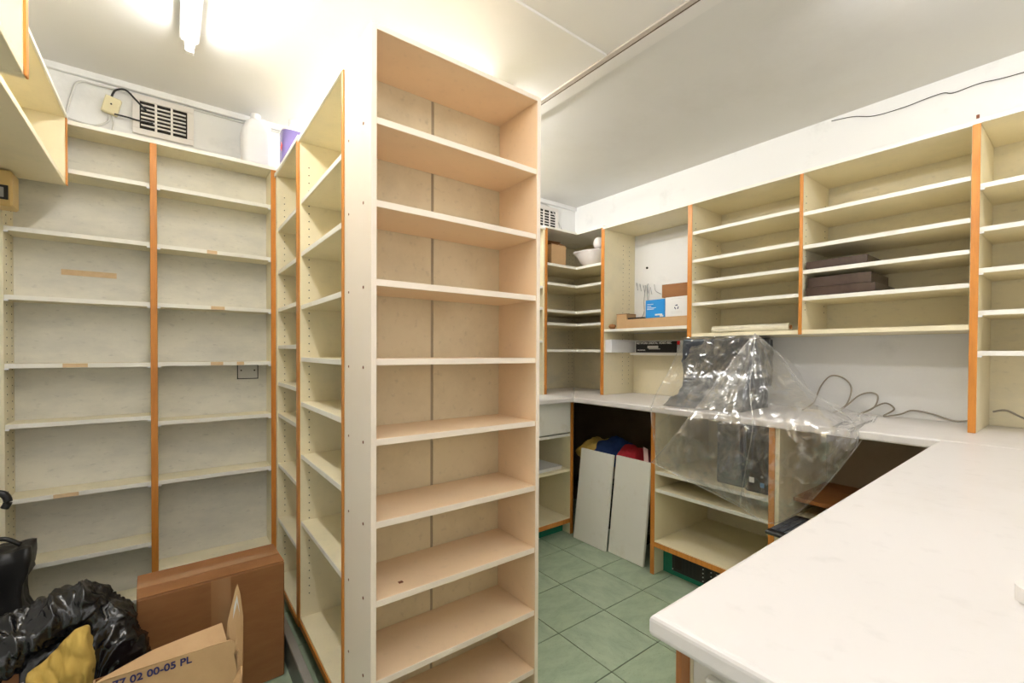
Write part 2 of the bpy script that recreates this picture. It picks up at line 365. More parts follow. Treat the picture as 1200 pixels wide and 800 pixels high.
B('shelf_chip', (.105, .118, .055, .066, .5602, .5615), 'rust', PEACH, bev=0)
# grey skirting panels pushed under the island
bk = thing('skirting_strip', 'narrow grey strip lying along the floor beneath the left side of the island', 'panel', (.36, 1.45, 0), 0)
B('board', (.0, .018, -.0, .95, .0005, .115), 'skirt', bk); B('board_rail', (-.004, .022, -.0, .95, .1155, .127), 'grey_metal', bk)

# wall cupboards on the left wall (seen from below)
case('wall_shelf', 'lower open wall shelf unit at the far left, its orange post touching the back shelving', 'shelf', (-.334, 1.44, 0), PI/2, 1.119, .295, 1.912, 2.195, .02, [(1.079, [])], base=1.912, mc='cream', mb='cream', lips=(0, 1), tt=.014, holes=False)
case('wall_shelf', 'higher open wall shelf unit in the top left corner with an orange post', 'shelf', (-.25, .45, 0), PI/2, .985, .385, 1.838, 2.44, .02, [(.945, [])], base=1.84, mc='cream', mb='cream', lips=(0, 1), tt=.014, holes=False)
mt = thing('electric_meter', 'yellowed plastic meter box with dark window at the left edge of the photo', 'meter', (-.6395, 2.45, 1.775))
B('meter_case', (0.0, .176, .0, .095, .0, .132), 'yellow_plastic', mt, bev=.006); B('meter_window', (.06, .166, -.002, -.0002, .022, .075), 'black', mt); B('meter_dial', (.07, .155, -.0035, -.0022, .03, .066), 'grey_metal', mt)

# right wall shelving
A_ = case('wall_shelf', 'tall open shelf unit holding boxes, left of the plastic-covered monitor', 'shelf', (2.40, 2.1065, 0), -PI/2, .657, .334, 1.335, 2.115, .0125,
     [(.632, [1.388])], lips=(1, 1), sfoot=(.949, 1.335), back=False, tt=.014, holes=False)
B('back_panel', (.013, .644, .325, .333, .95, 1.384), 'cream', A_)
pinholes(A_, [(.0128, yy, 1.02+k*.032) for yy in (.2, .27) for k in range(32)], (1, 0, 0))
B('shelf', (.08, .644, .2, .3245, 1.228, 1.242), 'edge', A_)
case('wall_shelf', 'wide open wall shelf unit with two bays, holding brown trays and a plastic roll', 'shelf', (2.40, 1.449, 0), -PI/2, 1.1485, .334, 1.335, 2.115, .0125,
     [(.557, [1.926, 1.7655, 1.6425, 1.516]), (.5625, [1.900, 1.742, 1.624, 1.497])], div_t=.0135, tr=.0025, base=1.337, tt=.014, lips=(1, 0))
case('wall_shelf', 'tall shelf unit standing on the counter at the far right behind a thick orange post', 'shelf', (2.40, .3003, 0), -PI/2, .95, .334, .949, 2.118, .021,
     [(.908, [1.863, 1.701, 1.548, 1.390, 1.240])], tt=.014, holes=False, nib=1)
B('rust_chip', (2.396, 2.4, .283, .292, 2.124, 2.138), 'rust')
bpy.data.objects['rust_chip'].parent = None
tag(bpy.data.objects['rust_chip'], 'small rusty bracket stub on top of the thick orange post', 'bracket')
bpy.data.objects['rust_chip'].name = 'bracket'
# corner unit
K = thing('wall_shelf', 'corner shelf unit with L-shaped shelves holding a mortar and an open carton', 'shelf', (0, 0, 0))
def Lpoly(o=0): return [(2.1055, 2.36-o), (2.40-o, 2.36-o), (2.40-o, 2.1215), (2.7245, 2.1215), (2.7245, 2.7045), (2.1055, 2.7045)]
for zt_ in (1.8755, 1.739, 1.548, 1.456, 1.2655):
    bm = bmesh.new(); prism(bm, Lpoly(), zt_-.018, zt_); sh = obj('shelf', bm, 'cream', K)
    bm = bmesh.new(); prism(bm, [(2.1055, 2.3598), (2.3998, 2.3598), (2.3998, 2.1215), (2.397, 2.1215), (2.397, 2.357), (2.1055, 2.357)], zt_-.018, zt_); obj('shelf_edge', bm, 'edge', sh)
bm = bmesh.new(); prism(bm, [(2.085, 2.357), (2.397, 2.357), (2.397, 2.107), (2.7345, 2.107), (2.7345, 2.7145), (2.085, 2.7145)], 2.115, 2.129); obj('top_panel', bm, 'edge', K)
B('side_panel', (2.085, 2.105, 2.362, 2.704, .949, 2.1145), 'cream', K); B('edge_lipping', (2.0845, 2.1055, 2.356, 2.3615, .949, 2.1145), 'orange', K)
B('side_panel', (2.402, 2.7245, 2.1075, 2.121, .949, 2.1145), 'cream', K); B('edge_lipping', (2.395, 2.4015, 2.107, 2.1215, .949, 2.1145), 'orange', K)
B('back_panel', (2.086, 2.7245, 2.705, 2.7145, .949, 2.1145), 'cream_back', K, bev=0); B('back_panel', (2.725, 2.7345, 2.1075, 2.7045, .949, 2.1145), 'cream_back', K, bev=0)
pinholes(K, [(2.7, 2.7049, 1.0+k*.032) for k in range(34)]+[(2.66, 2.7049, 1.0+k*.032) for k in range(34)], (0, 1, 0))
case('wall_shelf', 'open shelf unit on the far counter mostly hidden behind the peach bookcase', 'shelf', (1.20, 2.36, 0), 0, .884, .353, .949, 2.115, .0125, [(.859, [1.69, 1.54, 1.31])], tt=.014, holes=False, lips=(1, 0))

# ================================================================== COUNTERS
def counter(name, label, pts, z0=.914, z1=.948):
    bm = bmesh.new(); prism(bm, pts, z0, z1)
    es = [e for e in bm.edges if abs(e.verts[0].co.z-e.verts[1].co.z) < 1e-5]
    bmesh.ops.bevel(bm, geom=es, offset=.008, segments=4, profile=.5, affect='EDGES')
    o = obj(name, bm, 'counter'); tag(o, label, 'counter'); return o
counter('worktop', 'white laminate worktop running along the right wall under the wall shelves', [(2.12, 2.1072), (2.7345, 2.7145), (2.7345, -.75), (2.12, -.75)])
counter('worktop', 'white laminate worktop of the back corner beneath the corner shelf unit', [(1.2, 2.1068), (2.1185, 2.1068), (2.7265, 2.7145), (1.2, 2.7145)])
counter('worktop', 'broad white worktop in the foreground with a chipped rounded corner', [(.434, .308), (.434, -.75), (2.1185, -.75), (2.1185, .335)], .920, .948)
# low case under the right worktop
L1 = case('base_cabinet', 'open cream base cabinet with orange posts under the plastic sheet, on a green plinth', 'cabinet', (2.155, 1.526, 0), -PI/2, .648, .57, .162, .9135, .024,
     [(.600, [.567, .467])], top=False, base=.172, base_lip=True, sfoot=(.001, .001), mb='cream_back', holes=False)
B('plinth', (.026, .622, .083, .10, .001, .160), 'green', L1)
cp = B('control_panel', (.085, .585, .078, .0825, .028, .134), 'black2', L1)
B('panel_window', (.105, .145, .0765, .0778, .045, .118), 'dark', cp)
for k in range(4): B('panel_window', (.15+k*.022, .165+k*.022, .0770, .0778, .045, .118), 'black', cp, bev=0)
for i in range(2):
    for j in range(4): 
        bm = bmesh.new(); cyl(bm, (.27+i*.045, .0745, .040+j*.021), (.27+i*.045, .0778, .040+j*.021), .0035, 8); obj('panel_button', bm, 'grey_metal', cp)
B('panel_switch', (.280, .305, .0752, .0778, .036, .112), 'black', cp)
for (a, b) in ((.091, .124), (.091, .038), (.21, .128), (.575, .124)):
    bm = bmesh.new(); cyl(bm, (a, .0765, b), (a, .0778, b), .004, 8); obj('panel_screw', bm, 'grey_metal', cp)
for k in range(3): B('panel_rail', (.34, .55, .0768, .0778, .05+k*.026, .053+k*.026), 'grey_metal', cp, bev=0)
L2 = case('base_cabinet', 'base cabinet with a brown inner shelf under the right worktop beside the black keyboard', 'cabinet', (2.155, .8775, 0), -PI/2, .545, .57, .162, .9135, .018,
     [(.509, [.467])], top=False, base=.172, sfoot=(.001, .001), mb='tan_back', holes=False, lips=(0, 0))  # tan back: shade on the wall behind is put into its colour
B('inner_shelf', (.019, .526, .15, .558, .56, .578), 'brown_and_shaded_wood', L2)
# drawer unit by the corner
D_ = thing('base_cabinet', 'cream base cabinet with one drawer above open shelves, behind the peach bookcase', 'cabinet', (0, 0, 0))
B('side_panel', (2.176, 2.200, 2.192, 2.70, .001, .9135), 'cream', D_); B('edge_lipping', (2.1755, 2.2005, 2.186, 2.1915, .001, .9135), 'orange', D_)
B('side_panel', (1.50, 1.518, 2.192, 2.70, .08, .9135), 'cream', D_); B('back_panel', (1.519, 2.175, 2.69, 2.70, .08, .9135), 'cream_back', D_)
dr = B('drawer', (1.522, 2.172, 2.186, 2.60, .700, .905), 'edge', D_, bev=.003)
for z, m in ((.672, 'edge'), (.430, 'cream'), (.095, 'cream')): B('shelf', (1.519, 2.175, 2.194, 2.688, z, z+.018), m, D_)
B('base_lipping', (1.519, 2.175, 2.188, 2.1935, .080, .108), 'orange', D_, bev=0)
B('plinth', (1.519, 2.175, 2.26, 2.28, .001, .078), 'green', D_)
ps = thing('paper_stack', 'stack of white papers on the middle shelf of the drawer cabinet', 'papers', (1.93, 2.35, .4485), .05)
for k in range(3): B('sheet', (-.19+.01*k, .19+.006*k, -.13, .12+.01*k, .007*k, .007*k+.006), 'white', ps, bev=0)
# foreground cabinet under the near worktop
N_ = thing('base_cabinet', 'white base cabinet with a corner post coloured dark for shade under the foreground worktop', 'cabinet', (0, 0, 0))
B('edge_lipping', (.462, .4820, .2855, .2925, .001, .9195), 'brown_and_shaded_wood', N_); B('side_panel', (.4825, 2.1, .283, .2925, .001, .9195), 'cream', N_)  # corner post dark brown: its shade is put into the wood colour
B('side_panel', (.4825, .498, -.70, .2825, .001, .9195), 'edge', N_)
B('drawer', (.470, .482, -.62, .262, .70, .885), 'edge', N_, bev=.002); B('door', (.470, .482, -.62, .262, .05, .690), 'edge', N_, bev=.002)

# ================================================================== THINGS UNDER THE COUNTER
for k, (ya, yb, lab) in enumerate(((1.858, 2.132, 'cream board leaning in the dark knee space, the left one of two'), (1.590, 1.848, 'cream board leaning in the dark knee space, the right one of two'))):
    bm = bmesh.new(); box(bm, 0, .018, ya, yb, 0, .598, .001)
    o = obj('loose_board', bm, 'edge', mw=Matrix.Translation((2.150+.02*k, 0, .0025))@Matrix.Rotation(math.radians(7), 4, 'Y')); tag(o, lab, 'board')
tag(lump('garment', (2.42, 2.16, .55), (.16, .12, .09), 'yellow_cloth', .03, 9, 3), 'dull yellow garment at the left of the clothes heap under the counter', 'clothes')
tag(lump('garment', (2.44, 2.00, .56), (.14, .13, .10), 'blue_cloth', .03, 8, 4), 'navy blue garment in the clothes heap under the counter', 'clothes')
tag(lump('garment', (2.40, 1.83, .545), (.13, .12, .09), 'red_cloth', .03, 9, 5), 'red garment in the clothes heap under the counter', 'clothes')
tag(lump('garment', (2.44, 1.64, .55), (.15, .10, .10), 'maroon_cloth', .03, 9, 6), 'dark maroon garment at the right end of the clothes heap', 'clothes')
o = lump('bin_bag', (2.48, 1.86, .20), (.20, .30, .20), 'binbag', .04, 7, 9, sub=5, floor=.003); tag(o, 'black bin bag on the floor behind the two leaning boards', 'bin bag')
o = lump('bin_bag', (2.36, 2.20, .26), (.10, .045, .25), 'binbag', .03, 12, 12, floor=.003); tag(o, 'black plastic bag squeezed between the left leaning board and the drawer cabinet', 'bin bag')
bm = bmesh.new()
P = smoothpath([(2.34, 1.70, .655), (2.315, 1.68, .64), (2.30, 1.665, .60), (2.28, 1.645, .55)], 5)
for i in range(len(P)-1):
    a, b = P[i], P[i+1]; o_ = Vector((0, .016, .004)); n_ = Vector((-.003, 0, 0))
    vs = [bm.verts.new(q) for q in (a-o_, a+o_, b+o_, b-o_, a-o_+n_, a+o_+n_, b+o_+n_, b-o_+n_)]
    for q in ((0, 1, 2, 3), (7, 6, 5, 4), (0, 4, 5, 1), (1, 5, 6, 2), (2, 6, 7, 3), (3, 7, 4, 0)): bm.faces.new([vs[t] for t in q])
tag(obj('strap', bm, 'pink'), 'pale pink strap lying over the maroon garment', 'strap')
bm = bmesh.new(); tube(bm, [(2.722, 2.12, .91), (2.722, 1.9, .80), (2.722, 1.7, .74), (2.722, 1.53, .72)], .004); tag(obj('cable', bm, 'black', smooth=True), 'dark cable sagging across the wall of the knee space', 'cable')
# computers on the shelf
pc = thing('computer_tower', 'black computer tower with small stickers beside the orange post under the worktop', 'computer', (2.20, .912, .5855))
B('tower_case', (0, .36, 0, .118, 0, .32), 'black', pc, bev=.006); B('sticker', (-.0008, -.0001, .075, .098, .045, .07), 'white', pc, bev=0); B('sticker', (-.0008, -.0001, .030, .048, .03, .052), 'label_blue', pc, bev=0)
B('disc_drive', (-.002, -.0001, .012, .106, .25, .285), 'keyboard', pc); bm = bmesh.new(); cyl(bm, (-.002, .04, .08), (-.0001, .04, .08), .006, 10); obj('power_button', bm, 'grey_metal', pc)
pc = thing('computer_tower', 'dark grey computer tower behind the clear sheet, left of the black tower', 'computer', (2.225, 1.045, .5855))
B('tower_case', (0, .36, 0, .14, 0, .31), 'keyboard', pc, bev=.006); B('disc_drive', (-.002, -.0001, .012, .128, .24, .275), 'black', pc)
# keyboard sticking out of the shelf
kb = thing('keyboard', 'black keyboard sticking out of the cabinet shelf beyond the foreground worktop', 'keyboard', (1.98, .845, .4885), -.02)
B('keyboard_body', (0, .30, -.42, 0, 0, .016), 'black', kb, bev=.004)
for r_ in range(5):
    for c_ in range(14): 
        B('key', (.03+r_*.046, .072+r_*.046, -.035-c_*.0275, -.0105-c_*.0275, .0162, .022), 'keyboard', kb, bev=.0015)

# ================================================================== MONITOR UNDER PLASTIC
mo = thing('wrapped_monitor', 'monitor wrapped in dark grey plastic on the right worktop under a clear sheet', 'monitor', (0, 0, 0))
def wrapbox(name, d, bev, seed, amp=.012, taper=None):
    bm = bmesh.new(); box(bm, *d, 0)
    bmesh.ops.subdivide_edges(bm, edges=bm.edges[:], cuts=22, use_grid_fill=True)
    if taper:
        for v in bm.verts: v.co = taper(v.co)
    crumple(bm, amp*.6, 9, seed); ridges(bm, .007, 20, seed)
    for v in bm.verts: v.co.z = max(v.co.z, .9485)
    return obj(name, bm, 'wrap', mo, smooth=True)
wrapbox('upper_wrap', (2.35, 2.60, 1.075, 1.455, 1.06, 1.322), .02, 3)
wrapbox('lower_wrap', (2.33, 2.58, 1.09, 1.44, .95, 1.09), .02, 5, taper=lambda v: Vector((v.x-(.13*max(0, (1.06-v.z)/.11)**1.5 if v.x < 2.42 else 0), v.y+(.05*max(0, (1.06-v.z)/.11) if v.y > 1.3 else 0), v.z)))

BACK = [[(2.37, 1.473, 1.336), (2.345, 1.53, 1.16), (2.22, 1.545, 1.005), (2.102, 1.492, .925), (2.1, 1.474, .784), (2.11, 1.452, .632)],
 [(2.36, 1.372, 1.338), (2.315, 1.42, 1.135), (2.19, 1.405, .99), (2.100, 1.36, .925), (2.095, 1.369, .764), (2.1, 1.324, .61)],
 [(2.35, 1.258, 1.338), (2.305, 1.302, 1.121), (2.17, 1.285, .982), (2.100, 1.239, .922), (2.095, 1.242, .742), (2.1, 1.188, .595)],
 [(2.34, 1.152, 1.338), (2.30, 1.184, 1.127), (2.17, 1.154, .978), (2.100, 1.124, .922), (2.095, 1.126, .742), (2.1, 1.076, .564)],
 [(2.33, 1.053, 1.338), (2.30, 1.075, 1.132), (2.17, 1.036, .974), (2.100, 1.005, .922), (2.095, 1.003, .726), (2.1, .972, .536)]]
AP = (2.322, 1.046, 1.342)
FAN = [[(2.29, 1.105, 1.252), (2.20, 1.185, 1.086), (2.095, 1.25, .935), (2.07, 1.336, .803), (2.075, 1.466, .651)],
 [(2.29, 1.088, 1.244), (2.17, 1.118, 1.07), (2.075, 1.148, .927), (2.06, 1.215, .759), (2.07, 1.31, .618)],
 [(2.28, 1.062, 1.235), (2.17, 1.063, 1.061), (2.075, 1.04, .924), (2.055, 1.077, .752), (2.065, 1.122, .577)],
 [(2.27, 1.029, 1.231), (2.17, .999, 1.066), (2.075, .94, .925), (2.055, .958, .739), (2.065, .992, .546)],
 [(2.28, 1.005, 1.236), (2.20, .938, 1.069), (2.08, .84, .927), (2.06, .83, .74), (2.07, .866, .506)],
 [(2.32, .991, 1.244), (2.27, .904, 1.092), (2.09, .739, .95), (2.065, .726, .769), (2.08, .76, .58)],
 [(2.36, .976, 1.249), (2.36, .883, 1.115), (2.10, .648, .962), (2.075, .641, .837), (2.09, .663, .716)],
 [(2.42, .969, 1.236), (2.42, .861, 1.089), (2.43, .70, .972), (2.104, .565, .945), (2.095, .564, .885)],
 [(2.50, .93, 1.18), (2.50, .859, 1.061), (2.50, .739, 1.00), (2.50, .66, .975), (2.55, .61, .962)]]
def netsurf(bm, net, nu, nv, amp, seed):
    net = [smoothpath(r_, nv) for r_ in net]
    cols = [smoothpath([net[i][k] for i in range(len(net))], nu) for k in range(len(net[0]))]   # cols[k][i]
    nk, ni = len(cols), len(cols[0]); V = []
    for k in range(nk):
        row = []
        for i in range(ni):
            p = cols[k][i]; s = k/(nk-1)
            a = noise.noise(Vector((i/ni*9+seed, s*2.2, seed)))+.6*noise.noise(Vector((i/ni*21, s*5+seed, 3)))
            b = abs(noise.noise(p*14+Vector((seed, 0, 0))))-.2
            p = p+Vector((-1, -.35, .1))*(amp*min(1, s*2.5)*(a*.8+b*1.1))
            if p.z < .99 and p.x > 2.09: p.z = max(p.z, .951) if p.x > 2.118 else p.z; 
            if p.z > .90 and p.z < .951 and p.x > 2.108: p.x = 2.108
            row.append(bm.verts.new(p))
        V.append(row)
    for k in range(nk-1):
        for i in range(ni-1): bm.faces.new((V[k][i], V[k][i+1], V[k+1][i+1], V[k+1][i]))
bm = bmesh.new()
netsurf(bm, BACK, 12, 10, .010, 2.0)
netsurf(bm, [[AP]+r_ for r_ in FAN], 10, 10, .018, 7.0)
# the small top flap over the monitor
netsurf(bm, [[(2.60, 1.46, 1.332), (2.5, 1.465, 1.336), (2.37, 1.473, 1.336)], [(2.60, 1.25, 1.333), (2.5, 1.25, 1.337), (2.35, 1.258, 1.338)], [(2.60, 1.06, 1.332), (2.5, 1.05, 1.336), (2.33, 1.053, 1.338)]], 8, 8, .001, 3.0)
for hm in (BACK[0], [AP]+FAN[0], [AP]+FAN[3], [AP]+FAN[7], [r_[-1] for r_ in BACK], [r_[-1] for r_ in FAN]): tube(bm, [Vector(q)+Vector((-.004, -.002, .001)) for q in hm], .0022, 6, 8)
sh = bpy.data.meshes.new('plastic_sheet'); bm.to_mesh(sh); bm.free(); sh.materials.append(M['plastic'])
for p in sh.polygons: p.use_smooth = True
o = bpy.data.objects.new('plastic_sheet', sh); C.objects.link(o); tag(o, 'crumpled clear plastic dust sheet draped over the monitor and hanging past the worktop edge', 'plastic sheet')

# ================================================================== CABLES ON THE WORKTOP
cb = [(2.60, .93, .953), (2.70, .912, .99), (2.722, .889, 1.074), (2.722, .844, 1.13), (2.722, .788, 1.12), (2.718, .755, 1.07), (2.68, .765, .99), (2.62, .80, .953), (2.66, .77, .975), (2.71, .725, 1.035), (2.722, .68, 1.055), (2.718, .649, 1.04), (2.70, .66, .985), (2.62, .70, .953),
      (2.66, .67, .975), (2.71, .62, 1.01), (2.71, .585, .985), (2.65, .61, .954), (2.70, .56, .965), (2.722, .52, .985), (2.722, .45, .975), (2.715, .38, .954), (2.722, .32, .966), (2.722, .312, .968)]
bm = bmesh.new(); tube(bm, cb, .0036, 8, 8); tag(obj('cable', bm, 'cable', smooth=True), 'grey cable looping up the wall above the right worktop', 'cable')
bm = bmesh.new(); tube(bm, [(2.7215, .268, 1.006), (2.7215, .23, 1.016), (2.7215, .183, .99), (2.715, .10, .956), (2.7, -.1, .954)], .0036, 8, 8); tag(obj('cable', bm, 'cable', smooth=True), 'grey cable end inside the tall shelf unit at the far right', 'cable')
bm = bmesh.new(); tube(bm, [(2.731, .86, 2.45), (2.731, .768, 2.435), (2.731, .681, 2.403), (2.731, .569, 2.397), (2.731, .50, 2.402), (2.731, .438, 2.403), (2.731, .403, 2.388), (2.731, .32, 2.392), (2.731, .2, 2.378), (2.731, -.3, 2.36)], .0017, 6, 6); tag(obj('wire', bm, 'black', smooth=True), 'thin black wire tacked along the wall above the right shelves', 'wire')

# ================================================================== THINGS ON THE RIGHT SHELVES
def tray(loc, w_, d_, h_, label, rz=0, m='brown_plastic'):
    t = thing('tray', label, 'tray', loc, rz, None)
    B('tray_base', (0, d_, -w_, 0, 0, .004), m, t, bev=0)
    B('tray_front', (0, .004, -w_, 0, .0042, h_), m, t); B('tray_back', (d_-.004, d_, -w_, 0, .0042, h_), m, t)
    B('tray_side', (.0042, d_-.0042, -.004, 0, .0042, h_), m, t); B('tray_side', (.0042, d_-.0042, -w_, -w_+.004, .0042, h_), m, t)
    return t
tray((2.405, .853, 1.6425), .235, .27, .036, 'dark brown plastic tray alone on the shelf above the other two trays')
tray((2.405, .853, 1.5155), .265, .30, .038, 'dark brown plastic tray at the bottom of the stack of two')
tray((2.425, .853, 1.5545), .245, .26, .050, 'dark brown plastic tray on top of the stack, holding a pale book')
bk2 = thing('book', 'pale book lying in the upper stacked brown tray', 'book', (2.45, .79, 1.559), 0)
B('cover', (0, .17, -.12, 0, 0, .003), 'white', bk2, bev=0); B('pages', (.004, .166, -.116, -.004, .0032, .014), 'white', bk2, bev=0); B('cover', (0, .17, -.12, 0, .0142, .017), 'white', bk2, bev=0)
rl = thing('plastic_roll', 'roll of clear plastic film lying on the lowest wall shelf above the monitor', 'roll', (2.50, 1.36, 1.3575), -.03)
bm = bmesh.new(); 
for k in range(1): tube(bm, [(0, 0, .021), (0, -.2, .0215), (.0, -.41, .021)], .0205, 18, 8, lambda t: .0205+.0008*math.sin(t*40))
obj('film', bm, 'film', rl, smooth=False)
bm = bmesh.new(); cyl(bm, (0, -.4105, .021), (0, -.416, .021), .010, 14); obj('core', bm, 'card', rl)
bm = bmesh.new(); cyl(bm, (.05, -.02, .016), (.05, -.30, .016), .0155, 14); obj('film', bm, 'film', rl)
lump('loose_end', (-.045, -.10, .012), (.022, .09, .010), 'film', .004, 30, 2, 3, rl)

ZS = 1.4065
bx = thing('small_box', 'small orange-brown box standing on its end at the left of the box shelf', 'box', (2.43, 2.01, ZS)); B('carton', (0, .1, -.085, 0, 0, .095), 'card_light', bx); B('lid', (-.001, .101, -.086, .001, .0952, .1), 'card', bx)
bx = thing('long_box', 'long flat light cardboard box under the blue box and the white box', 'box', (2.415, 1.918, ZS)); B('carton', (0, .26, -.455, 0, 0, .055), 'card_light', bx); B('box_flap', (.0, .26, -.455, 0, .0552, .0585), 'card_light', bx)
tag(B('black_case', (2.43, 2.48, 1.80, 1.915, ZS+.0595, ZS+.070), 'black'), 'flat black case lying on the long cardboard box beside the blue box', 'case')
bb = thing('blue_box', 'bright blue box with small white lettering on the long cardboard box', 'box', (2.42, 1.767, ZS+.0595)); B('carton', (0, .14, -.137, 0, 0, .112), 'blue', bb)
mt_ = Matrix(((0, 0, -1, -.0008), (-1, 0, 0, 0), (0, 1, 0, 0), (0, 0, 0, 1)))
def onface(y, z): m_ = mt_.copy(); m_[1][3] = y; m_[2][3] = z; return m_
for k, (y, z, w_) in enumerate(((-.012, .083, .045), (-.012, .070, .03), (-.012, .060, .065), (-.012, .052, .05))): B('print_line', (-.0006, -.0001, y-w_, y, z, z+.0035), 'white', bb, bev=0)
B('print_logo', (-.0006, -.0001, -.122, -.07, .012, .022), 'white', bb, bev=0); B('print_logo', (-.0006, -.0001, -.130, -.105, .004, .013), 'white', bb, bev=0)
wb = thing('white_box', 'white box printed with a recycling mark, right of the blue box', 'box', (2.425, 1.628, ZS+.0595)); B('carton', (0, .14, -.155, 0, 0, .118), 'white', wb)
bm = bmesh.new()
for k in range(3):
    an = k*2*PI/3+PI/2
    def pt(rr, a): return Vector((-.0006, -.078+rr*math.cos(a), .055+rr*math.sin(a)))
    a0 = an-.75; 
    vs = [pt(.0155, a0), pt(.0105, a0), pt(.0090, an+.15), pt(.0150, an+.15)]
    fv = [bm.verts.new(q) for q in vs]+[bm.verts.new(q+Vector((.0005, 0, 0))) for q in vs]
    bm.faces.new(fv[:4]); bm.faces.new(fv[4:][::-1])
    for t in range(4): bm.faces.new((fv[t], fv[(t+1) % 4], fv[4+(t+1) % 4], fv[4+t]))
    vs = [pt(.0070, an+.12), pt(.0180, an+.12), pt(.0125, an+.75)]
    fv = [bm.verts.new(q) for q in vs]+[bm.verts.new(q+Vector((.0005, 0, 0))) for q in vs]
    bm.faces.new(fv[:3]); bm.faces.new(fv[3:][::-1])
    for t in range(3): bm.faces.new((fv[t], fv[(t+1) % 3], fv[3+(t+1) % 3], fv[3+t]))
obj('recycling_mark', bm, 'ink', wb)
for z in (.105, .028, .018): B('print_line', (-.0006, -.0001, -.115, -.04, z, z+.0015), 'cable_white', wb, bev=0)
cb_ = thing('small_carton', 'brown cardboard carton on top of the white box', 'box', (2.425, 1.652, ZS+.179), .12); B('carton', (0, .13, -.17, 0, 0, .078), 'card', cb_); B('box_flap', (0, .13, -.084, 0, .0782, .0800), 'card', cb_); B('box_flap', (0, .13, -.17, -.086, .0782, .0800), 'card', cb_)
bm = bmesh.new(); bmesh.ops.create_icosphere(bm, subdivisions=3, radius=1)
for v in bm.verts: v.co = Vector((2.44+v.co.x*.03, 2.055+v.co.y*.022, ZS+.018+v.co.z*.02))
crumple(bm, .006, 40, 4)
for v in bm.verts: v.co.z = max(v.co.z, ZS+.0003)
tag(obj('trinket', bm, 'card', smooth=True), 'small crumpled brown object at the left end of the box shelf', 'trinket')
# cable and coax outlet on the wall above
bm = bmesh.new()
tube(bm, [(2.728, 2.0, 1.73), (2.715, 1.985, 1.715), (2.72, 2.0, 1.62), (2.72, 2.0, 1.53), (2.70, 2.03, 1.475), (2.66, 2.0, 1.47)], .0022, 6, 6)
tube(bm, [(2.728, 1.97, 1.74), (2.715, 1.972, 1.71), (2.72, 1.968, 1.60), (2.71, 1.972, 1.5), (2.66, 1.93, 1.47)], .0022, 6, 6)
for k in range(5): tube(bm, [(2.727, 2.07-.03*k, 1.735-.008*k), (2.712, 2.06-.03*k, 1.755-.012*k), (2.72, 2.055-.03*k, 1.70-.01*k)], .002, 6, 5)
tube(bm, [(2.727, 1.92, 1.73), (2.715, 1.9, 1.68), (2.72, 1.86, 1.655)], .002, 6, 5)
tag(obj('cable', bm, 'scribble', smooth=True), 'tangle of thin grey wires hanging on the white wall above the boxes', 'cable')
bm = bmesh.new(); cyl(bm, (2.7345, 1.985, 1.855), (2.728, 1.985, 1.855), .008, 12); tag(obj('wall_plug', bm, 'dark'), 'small dark plug in the white wall above the wire tangle', 'plug')
# recorder box and white trunking below
rb = thing('recorder_box', 'black and white recorder carton with printed lettering on the lower ledge', 'box', (2.61, 1.992, 1.2425)); B('carton', (0, .12, -.33, 0, 0, .085), 'white', rb)
B('print_panel', (-.0008, -.0001, -.33, -.008, .004, .080), 'black', rb, bev=0)
text('print_title', 'NETWORK DIGITAL VIDEO REC', .0195, onface(-.012, .062), 'white', rb, .0004).location.x = -.0014
text('print_line', 'VALUE PLUS', .012, onface(-.022, .016), 'white', rb, .0002).location.x = -.0014
B('print_picture', (-.0016, -.0009, -.19, -.105, .033, .050), 'cable_white', rb, bev=0); B('print_picture', (-.0016, -.0009, -.205, -.115, .026, .031), 'cable_white', rb, bev=0)
B('print_spot', (-.0012, -.0001, -.352, -.331, .055, .080), 'red', rb, bev=0)
tr = thing('trunking_box', 'white plastic trunking box fixed to the panel under the box shelf', 'trunking', (2.41, 2.093, 1.245)); B('trunking', (0, .30, -.058, 0, 0, .085), 'white_plastic', tr, bev=.003); B('trunking_lid', (-.002, .30, -.060, 0, .0855, .09), 'white_plastic', tr)

# corner unit: carton and mortar
cc = thing('open_carton', 'open light cardboard carton on the top corner shelf', 'box', (2.17, 2.385, 1.876), .03)
for d in ((0, .145, 0, .003, 0, .145), (0, .145, .147, .15, 0, .145), (0, .003, .0032, .1468, 0, .145), (.142, .145, .0032, .1468, 0, .145)): B('carton_wall', d, 'card_light', cc, bev=0)
B('carton_base', (.0032, .1418, .0032, .1468, 0, .003), 'card_light', cc, bev=0)
for (a, b_) in (((0, .15, .147), (0, .06, .185)), ((0, .0, .147), (0, .055, .172))):
    bm = bmesh.new(); vs = [bm.verts.new(q) for q in ((0, a[1], a[2]), (.145, a[1], a[2]), (.150, b_[1], b_[2]), (-.005, b_[1], b_[2]-.006))]
    vs2 = [bm.verts.new(v.co+Vector((0, .001, .003))) for v in vs]
    bm.faces.new(vs[::-1]); bm.faces.new(vs2)
    for t in range(4): bm.faces.new((vs[t], vs[(t+1) % 4], vs2[(t+1) % 4], vs2[t]))
    obj('carton_flap', bm, 'card', cc)
mm = thing('mortar', 'white ceramic mortar bowl with a pouring lip on the top corner shelf', 'mortar', (2.50, 2.285, 1.876))
bm = bmesh.new(); lathe(bm, [(.062, 0), (.068, .008), (.10, .035), (.122, .075), (.130, .098), (.135, .102), (.133, .107), (.124, .106), (.110, .075), (.08, .03), (.02, .022)], 32)
for v in bm.verts:
    if v.co.z > .09 and v.co.x < -.09 and v.co.y > .05: v.co += Vector((-.015, .012, 0))
obj('bowl', bm, 'ceramic', mm, smooth=True)
pe = thing('pestle', 'white pestle with a rounded head resting in the mortar', 'pestle', (0, 0, 0))
